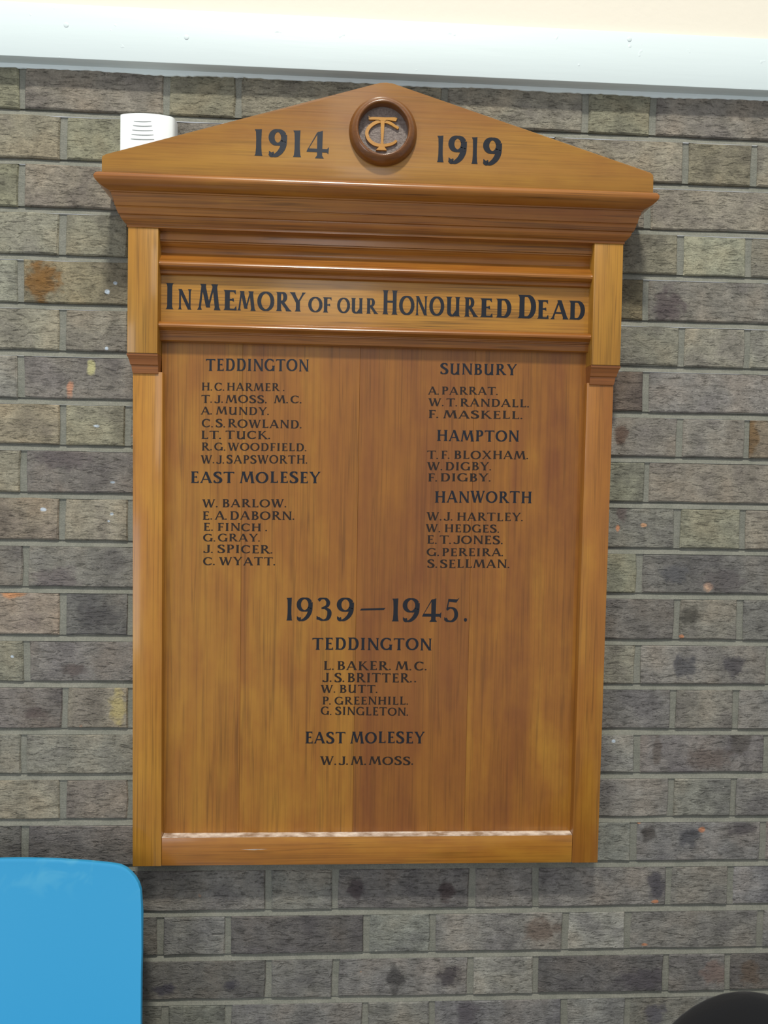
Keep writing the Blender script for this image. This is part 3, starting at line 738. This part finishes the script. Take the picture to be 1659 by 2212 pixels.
bm = bmesh.new(); box(bm, 0.2264, 0.8981, -0.0388, -0.0220, -1.1513, -1.1508); part('pale_ledge', bm, PALE.mat, None, rail)  # thin mottled strip along the ledge, paler than the rail
for (sx, sz, sl) in ((0.352, -1.1705, .045), (0.362, -1.1712, .022)):
    bm = bmesh.new(); fs = [bm.verts.new(v) for v in ((sx, -.0397, sz), (sx+sl*.6, -.0397, sz-.0007), (sx+sl, -.0397, sz+.0004), (sx+sl*.5, -.0397, sz+.0006))]; bm.faces.new(fs)
    part('scratch', bm, PALE.mat, None, rail)
# panel of four glued boards
ed = [0.2205, 0.3475, 0.5340, 0.7200, 0.9040]
for i in range(4):
    bm = bmesh.new(); box(bm, ed[i]+.00012, ed[i+1]-.00012, -0.0220, -0.006, -1.158, -0.355, 0.0002); part('panel_board', bm, PANELS[i], None)
# pilasters and their brackets
for xa, xb, xo in ((0.1745, 0.2205, -1), (0.9010, 0.9475, 1)):
    bm = bmesh.new(); box(bm, xa, xb, -0.053, -0.0015, -0.3880, -0.1960, 0.0008, 2); part('pilaster', bm, OAK_P)
    # bracket: ovolo and fillet stepping back under the pilaster
    P = [(0.0012, -.3882), (0.0012, -.3915), (-.0012, -.3955), (-.0030, -.4000), (-.0042, -.4045), (-.0060, -.4060), (-.0068, -.4120), (-.0082, -.4175), (-.0100, -.4182)]
    bm = bmesh.new(); rows = []
    for q, z in P:
        yf = -0.0505 - q if q > -.002 else -0.0505-q
        so = q*0.75; si = q*0.10
        xl = xa - (so if xo < 0 else si); xr = xb + (so if xo > 0 else si)
        rows.append([bm.verts.new(v) for v in ((xl, -0.0015, z), (xl, yf, z), (xr, yf, z), (xr, -0.0015, z))])
    for A, B in zip(rows, rows[1:]):
        for k in range(4): bm.faces.new((A[k], A[(k+1) % 4], B[(k+1) % 4], B[k]))
    bm.faces.new(rows[0]); bm.faces.new(rows[-1][::-1])
    part('bracket', bm, OAK_K, 30)

# cornice: profile q = projection beyond the pilaster face, mitred and returned to the wall at both ends
CP = [(.0150, -.1253), (.0300, -.1256), (.0345, -.1268), (.0378, -.1290), (.0398, -.1320), (.0405, -.1350), (.0398, -.1382), (.0372, -.1414), (.0330, -.1447), (.0280, -.1474), (.0225, -.1496),
      (.0222, -.1512), (.0204, -.1516), (.0196, -.1560), (.0178, -.1600), (.0166, -.1650), (.0162, -.1690), (.0146, -.1696), (.0146, -.1706), (.0150, -.1714), (.0134, -.1760), (.0118, -.1800),
      (.0096, -.1806), (.0098, -.1818), (.0086, -.1855), (.0060, -.1890), (.0030, -.1920), (.0012, -.1932), (.0014, -.1942), (.0014, -.1966), (-.0020, -.1972), (-.0120, -.1972)]
bm = bmesh.new(); rows = []
for q, z in CP:
    xl, xr, y = 0.1745-q, 0.9475+q, -0.053-q
    rows.append([bm.verts.new(v) for v in ((xl, -0.0015, z), (xl, y, z), (xr, y, z), (xr, -0.0015, z))])
for A, B in zip(rows, rows[1:]):
    for k in range(3): bm.faces.new((A[k], A[k+1], B[k+1], B[k]))
    bm.faces.new((A[3], A[0], B[0], B[3]))
bm.faces.new(rows[0]); bm.faces.new(rows[-1][::-1])
cor = part('cornice', bm, OAK_C, 30)

# moulding above the frieze, frieze, moulding below
UP = [(-.0015, -.1968), (-.0390, -.1968), (-.0390, -.2098), (-.0372, -.2102), (-.0372, -.2110), (-.0388, -.2114), (-.0386, -.2128), (-.0362, -.2134), (-.0350, -.2150), (-.0310, -.2180), (-.0286, -.2215), (-.0281, -.2250), (-.0292, -.2290), (-.0318, -.2325), (-.0355, -.2358),
      (-.0400, -.2392), (-.0440, -.2425), (-.0465, -.2455), (-.0474, -.2482), (-.0468, -.2508), (-.0445, -.2530), (-.0410, -.2548), (-.0386, -.2556), (-.0382, -.2564), (-.0365, -.2566), (-.0362, -.2608), (-.0340, -.2618), (-.0290, -.2622), (-.0015, -.2622)]
bm = bmesh.new(); prism(bm, UP, 0.2203, 0.9012); part('upper_moulding', bm, OAK_C, 30)
bm = bmesh.new(); box(bm, 0.2203, 0.9012, -0.030, -0.0015, -0.3380, -0.2620); part('frieze', bm, OAK_F, None)
LP = [(-.0015, -.3355), (-.0300, -.3350), (-.0385, -.3358), (-.0432, -.3374), (-.0460, -.3400), (-.0472, -.3430), (-.0464, -.3456), (-.0440, -.3474), (-.0410, -.3488), (-.0392, -.3500), (-.0390, -.3512), (-.0372, -.3516), (-.0372, -.3532), (-.0352, -.3536), (-.0345, -.3560), (-.0338, -.3638), (-.0320, -.3652), (-.0200, -.3656), (-.0015, -.3656)]
bm = bmesh.new(); prism(bm, LP, 0.2203, 0.9012); part('lower_moulding', bm, OAK_C, 30)

# pediment
PD = [(.1421, -.1254), (.1419, -.1040), (.1432, -.1006), (.1480, -.0985), (.5470, .0218), (.5570, .0246), (.5660, .0258), (.5745, .0246), (.9780, -.0935), (.9822, -.0970), (.9830, -.1010), (.9832, -.1254)]
bm = bmesh.new(); plate(bm, PD, -0.0800, -0.0580)
bmesh.ops.bevel(bm, geom=[e for e in bm.edges if abs(e.verts[0].co.y+.08) < 1e-5 and abs(e.verts[1].co.y+.08) < 1e-5], offset=0.0012, segments=2, affect='EDGES', profile=0.5)
ped = part('pediment', bm, OAK_PED, 30)

# carved roundel
RC = (0.5618, -0.0490)
def lathe(bm, prof, cx, cz, n=72):
    rings = [[bm.verts.new((cx+r*math.cos(2*math.pi*k/n), y, cz+r*math.sin(2*math.pi*k/n))) for k in range(n)] for r, y in prof]
    for A, B in zip(rings, rings[1:]):
        for k in range(n): bm.faces.new((A[k], A[(k+1) % n], B[(k+1) % n], B[k]))
    return rings
RING = oak('oak_roundel', 'X', 0.85, 0.25, 0.5, seed=5.0, rough=0.30, gain=0.62)
bm = bmesh.new()
lathe(bm, [(.0516, -.0795), (.0517, -.0812), (.0508, -.0850), (.0488, -.0885), (.0460, -.0920), (.0432, -.0945), (.0412, -.0956), (.0396, -.0958), (.0385, -.0952), (.0379, -.0938), (.0375, -.0900), (.0372, -.0815), (.0372, -.0795)], *RC)
ring = part('roundel', bm, RING, 40)
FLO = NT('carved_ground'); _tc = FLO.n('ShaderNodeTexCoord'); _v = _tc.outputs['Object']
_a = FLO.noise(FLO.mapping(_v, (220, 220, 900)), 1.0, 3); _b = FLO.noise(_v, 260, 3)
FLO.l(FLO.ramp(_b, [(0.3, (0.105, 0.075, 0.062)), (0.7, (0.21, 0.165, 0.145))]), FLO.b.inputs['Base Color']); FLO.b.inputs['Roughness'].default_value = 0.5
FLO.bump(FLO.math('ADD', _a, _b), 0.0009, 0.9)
bm = bmesh.new(); rg = lathe(bm, [(.0376, -.0800), (.0376, -.0812), (.0200, -.0812)], *RC); bm.faces.new(rg[-1])
ground = part('carved_ground', bm, FLO.mat, None, parent=board)
CARVE = oak('oak_carved_letters', 'X', 0.15, 0.1, 0.3, seed=5.5, gain=1.1)
def raised(bm, polys, y0, y1):
    for pl in polys:
        n = len(pl)
        a = [bm.verts.new((x, y0, z)) for x, z in pl]; b = [bm.verts.new((x, y1, z)) for x, z in pl]
        for i in range(n): bm.faces.new((a[i], a[(i+1) % n], b[(i+1) % n], b[i]))
        bm.faces.new(a); bm.faces.new(b[::-1])
K = 0.0001025
mx = lambda lx, ly: (RC[0]+(lx-757)*K, RC[1]+(738-ly)*K)
def ribbon(pts, ws):
    L = []; Rr = []
    for i, p in enumerate(pts):
        a = pts[max(i-1, 0)]; b = pts[min(i+1, len(pts)-1)]; dx, dy = b[0]-a[0], b[1]-a[1]; l = math.hypot(dx, dy); w = ws(i/(len(pts)-1))/2
        L.append((p[0]-dy/l*w, p[1]+dx/l*w)); Rr.append((p[0]+dy/l*w, p[1]-dx/l*w))
    return [L + Rr[::-1]]
cpath = [mx(*p) for p in spline([(985, 690), (930, 660), (870, 625), (790, 598), (700, 598), (610, 640), (545, 700), (516, 770), (535, 850), (590, 910), (670, 945), (770, 948), (860, 930), (920, 905), (958, 870)], 4)]
bm = bmesh.new()
raised(bm, ribbon(cpath, lambda q: K*(34+16*math.sin(math.pi*q))), -.0845, -.0810)
part('letter_c', bm, CARVE, None, parent=board)
bm = bmesh.new()
raised(bm, [[mx(*p) for p in ((538, 528), (560, 545), (700, 543), (790, 543), (930, 535), (965, 545), (945, 590), (800, 580), (790, 592), (700, 592), (690, 582), (560, 585), (540, 580))]], -.0853, -.0810)
raised(bm, [[mx(*p) for p in ((716, 585), (776, 585), (771, 720), (762, 880), (768, 955), (815, 1022), (655, 1022), (718, 955), (728, 880), (722, 720))]], -.0852, -.0810)
part('letter_t', bm, CARVE, None, parent=board)

# painted writing
def L_(o):
    for v in o.data.vertices: v.co -= OFF
    return o
L_(boxed_obj(YEARS14, -0.0803, .235, .10, INK, board, 'date_lettering'))
L_(boxed_obj(YEARS19, -0.0803, .235, .10, INK, board, 'date_lettering'))
L_(boxed_obj(MOTTO, -0.0303, .215, .085, INK, board, 'title_lettering'))
L_(boxed_obj(YEARS39, -0.0223, .195, .06, INK, board, 'date_lettering'))
for s, x0, z0, x1, z1, h, big in LINES:
    L_(line_obj(s, x0, z0, x1, z1, h, -0.0223, .19 if big else .18, .085 if big else .085, INK if big else INK_S, board, 'place_lettering' if big else 'name_lettering'))

# ------------------------------------------------------------------ white wall device behind the pediment
WP = plain('white_plastic', (0.83, 0.87, 0.86), 0.35, bump=(300, 0.0001))
dev = thing('door_chime', 'small white plastic box with curved slots behind the left slope of the wooden board', 'chime', (0.197, 0, -0.08))
bm = bmesh.new(); pts = []
for i in range(17):
    t = -1+2*i/16; pts.append((0.1945+0.0395*t, -0.0270-0.0075*(1-t*t)))
front = [(0.1540, -0.0235)] + [(0.1547, -0.0258)] + pts + [(0.2362, -0.0245), (0.2378, -0.0200), (0.2382, -0.0010), (0.1535, -0.0010)]
a = [bm.verts.new((x, y, -0.0155)) for x, y in front]; b = [bm.verts.new((x, y, -0.1245)) for x, y in front]
for i in range(len(front)): bm.faces.new((a[i], a[(i+1) % len(front)], b[(i+1) % len(front)], b[i]))
bm.faces.new(a); bm.faces.new(b[::-1])
bmesh.ops.bevel(bm, geom=[e for e in bm.edges if abs(e.verts[0].co.z+.0155) < 1e-5 and abs(e.verts[1].co.z+.0155) < 1e-5], offset=0.0012, segments=2, affect='EDGES')
o = mesh_obj('casing', bm, WP, dev, 35)
for v in o.data.vertices: v.co -= Vector(dev.location)
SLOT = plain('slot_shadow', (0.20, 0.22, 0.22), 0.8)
for hw, z in ((.0134, -.0288), (.0147, -.0356), (.0159, -.0424), (.0171, -.0492), (.0181, -.0560)):
    bm = bmesh.new(); prev = None
    for i in range(13):
        t = -1+2*i/12; x = 0.1905+hw*t; y = -0.0270-0.0075*(1-((x-0.1945)/0.0395)**2)-0.0003; zz = z+0.0013*t*t; th = 0.00055*(1-.5*t**4)
        q = [bm.verts.new((x, y, zz+th)), bm.verts.new((x, y, zz-th))]
        if prev: bm.faces.new((prev[0], prev[1], q[1], q[0]))
        prev = q
    o = mesh_obj('slot', bm, SLOT, dev)
    for v in o.data.vertices: v.co -= Vector(dev.location)

# ------------------------------------------------------------------ blue plastic chair against the wall
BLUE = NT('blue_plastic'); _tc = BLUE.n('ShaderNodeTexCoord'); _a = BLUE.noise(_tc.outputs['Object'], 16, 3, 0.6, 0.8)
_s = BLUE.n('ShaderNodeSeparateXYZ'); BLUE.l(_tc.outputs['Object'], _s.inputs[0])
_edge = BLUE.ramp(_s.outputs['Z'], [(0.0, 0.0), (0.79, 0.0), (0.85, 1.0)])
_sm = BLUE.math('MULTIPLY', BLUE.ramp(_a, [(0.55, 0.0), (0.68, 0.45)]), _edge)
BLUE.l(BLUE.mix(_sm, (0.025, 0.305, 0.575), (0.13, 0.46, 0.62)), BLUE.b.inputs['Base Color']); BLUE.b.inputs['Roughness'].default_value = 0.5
STEEL = plain('grey_steel_tube', (0.25, 0.26, 0.27), 0.35, metal=0.8)
RUBBER = plain('black_rubber', (0.02, 0.02, 0.02), 0.7)
ch = thing('plastic_chair', 'bright blue moulded plastic chair back with rounded corner in front of wall, lower left corner', 'chair', (0.02, -0.28, FLOOR_Z))
CO = Vector(ch.location)
HW = [(-1.1642, .020), (-1.1656, .061), (-1.1679, .1035), (-1.1702, .1355), (-1.1717, .1515), (-1.1740, .1636), (-1.1800, .1728), (-1.1890, .1820), (-1.1990, .1885), (-1.2110, .1925), (-1.2430, .1945), (-1.3300, .1968), (-1.4224, .1997), (-1.52, .2040), (-1.575, .2050)]
path = [(z, -0.078-0.05*max(0, (-1.1652-z)/.41)**1.3, hw) for z, hw in HW] + [(-1.603, -0.150, .205), (-1.618, -0.185, .205), (-1.622, -0.25, .205), (-1.612, -0.40, .205), (-1.610, -0.46, .200), (-1.625, -0.49, .185)]
def crown(ax):
    for (z0, h0), (z1, h1) in zip([(-1.1640, 0.0)]+HW, HW):
        if ax <= h1: return z0 + (z1-z0)*(ax-h0)/(h1-h0)
    return -1.243
def halfw(z):
    if z > -1.235: return .190
    for (z0, h0), (z1, h1) in zip(HW, HW[1:]):
        if z1 <= z: return h0 + (h1-h0)*(z-z0)/(z1-z0)
    return .205
bm = bmesh.new(); NU = 36; rows = []
back_y = lambda z: -0.078-0.05*max(0, (-1.1652-z)/.41)**1.3
cols = [math.sin(math.pi/2*(-1+2*i/NU)) for i in range(NU+1)]
zr = [0, .04, .1, .2, .35, .5, .7, .85, 1.0]
for w in zr:
    row = []
    for t in cols:
        x = .1945*t; zt = crown(abs(x)); z = zt*(1-w) + (-1.30)*w
        row.append(bm.verts.new((0.02 + x*(1+.010*w), back_y(z) - 0.010*abs(t)**3, z)))
    rows.append(row)
for z, y, hw in [p for p in path if p[0] < -1.305]:
    rows.append([bm.verts.new((0.02+hw*t, y - (0.010*(abs(t)**3) if z > -1.58 else 0), z + (0.012*(abs(t)**3) if z <= -1.60 else 0))) for t in cols])
for A, B in zip(rows, rows[1:]):
    for i in range(NU): bm.faces.new((A[i], A[i+1], B[i+1], B[i]))
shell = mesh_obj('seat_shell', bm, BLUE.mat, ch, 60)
for v in shell.data.vertices: v.co -= CO
md = shell.modifiers.new('thickness', 'SOLIDIFY'); md.thickness = 0.007; md.offset = 0
md = shell.modifiers.new('round', 'BEVEL'); md.width = 0.0025; md.segments = 2; md.limit_method = 'ANGLE'
for sx in (-1, 1):
    for name, y0, y1 in (('leg', -0.22, -0.13), ('leg', -0.42, -0.50)):
        bm = bmesh.new(); tube(bm, [(0.02+sx*.155, y0, -1.632), (0.02+sx*.165, y0, -1.66), (0.02+sx*.195, y1, FLOOR_Z+.012)], 0.010)
        o = mesh_obj(name, bm, STEEL, ch, 40)
        for v in o.data.vertices: v.co -= CO
        bm = bmesh.new(); tube(bm, [(0.02+sx*.195, y1, FLOOR_Z+.03), (0.02+sx*.1955, y1, FLOOR_Z)], 0.013)
        f = mesh_obj('foot_cap', bm, RUBBER, o, 40)
        for v in f.data.vertices: v.co -= CO
for y in (-0.22, -0.42):
    bm = bmesh.new(); tube(bm, [(0.02-.165, y, -1.636), (0.02+.165, y, -1.636)], 0.009)
    o = mesh_obj('cross_tube', bm, STEEL, ch, 40)
    for v in o.data.vertices: v.co -= CO

# ------------------------------------------------------------------ black padded chair, only the top of its back in view
BLACK = NT('black_upholstery'); _tc = BLACK.n('ShaderNodeTexCoord'); _a = BLACK.noise(_tc.outputs['Object'], 500, 2)
BLACK.b.inputs['Base Color'].default_value = (0.010, 0.010, 0.011, 1); BLACK.b.inputs['Roughness'].default_value = 0.9
BLACK.b.inputs['Sheen Weight'].default_value = 0.12; BLACK.b.inputs['Specular IOR Level'].default_value = 0.15
BLACK.bump(_a, 0.0006, 0.6)
CBX, CBY, CBZ = BLACK_C
bc = thing('padded_chair', 'black padded chair with rounded backrest rising into the lower right corner', 'chair', (CBX, CBY-.15, FLOOR_Z))
CO = Vector(bc.location)
bm = bmesh.new(); bmesh.ops.create_uvsphere(bm, u_segments=56, v_segments=28, radius=1.0)
for v in bm.verts:
    x, y, z = v.co
    sg = lambda q, p: math.copysign(abs(q)**p, q)
    v.co = Vector((CBX+.152*x, CBY+.030*sg(y, .55)+.0, CBZ+.205*z)) - CO
mesh_obj('backrest', bm, BLACK.mat, bc, 60)
bm = bmesh.new(); box(bm, -.20, .20, -.24, .17, .43, .49, .022, 4)
mesh_obj('seat', bm, BLACK.mat, bc, 50)
bm = bmesh.new(); tube(bm, [(0, .13, .44), (0, .19, .46), (0, .205, .52), (0, .178, .62)], 0.014); mesh_obj('back_support', bm, STEEL, bc, 40)
for sx in (-1, 1):
    for y0, y1 in ((.13, .19), (-.19, -.24)):
        bm = bmesh.new(); tube(bm, [(sx*.16, y0, .435), (sx*.20, y1, .0)], 0.011); mesh_obj('leg', bm, STEEL, bc, 40)
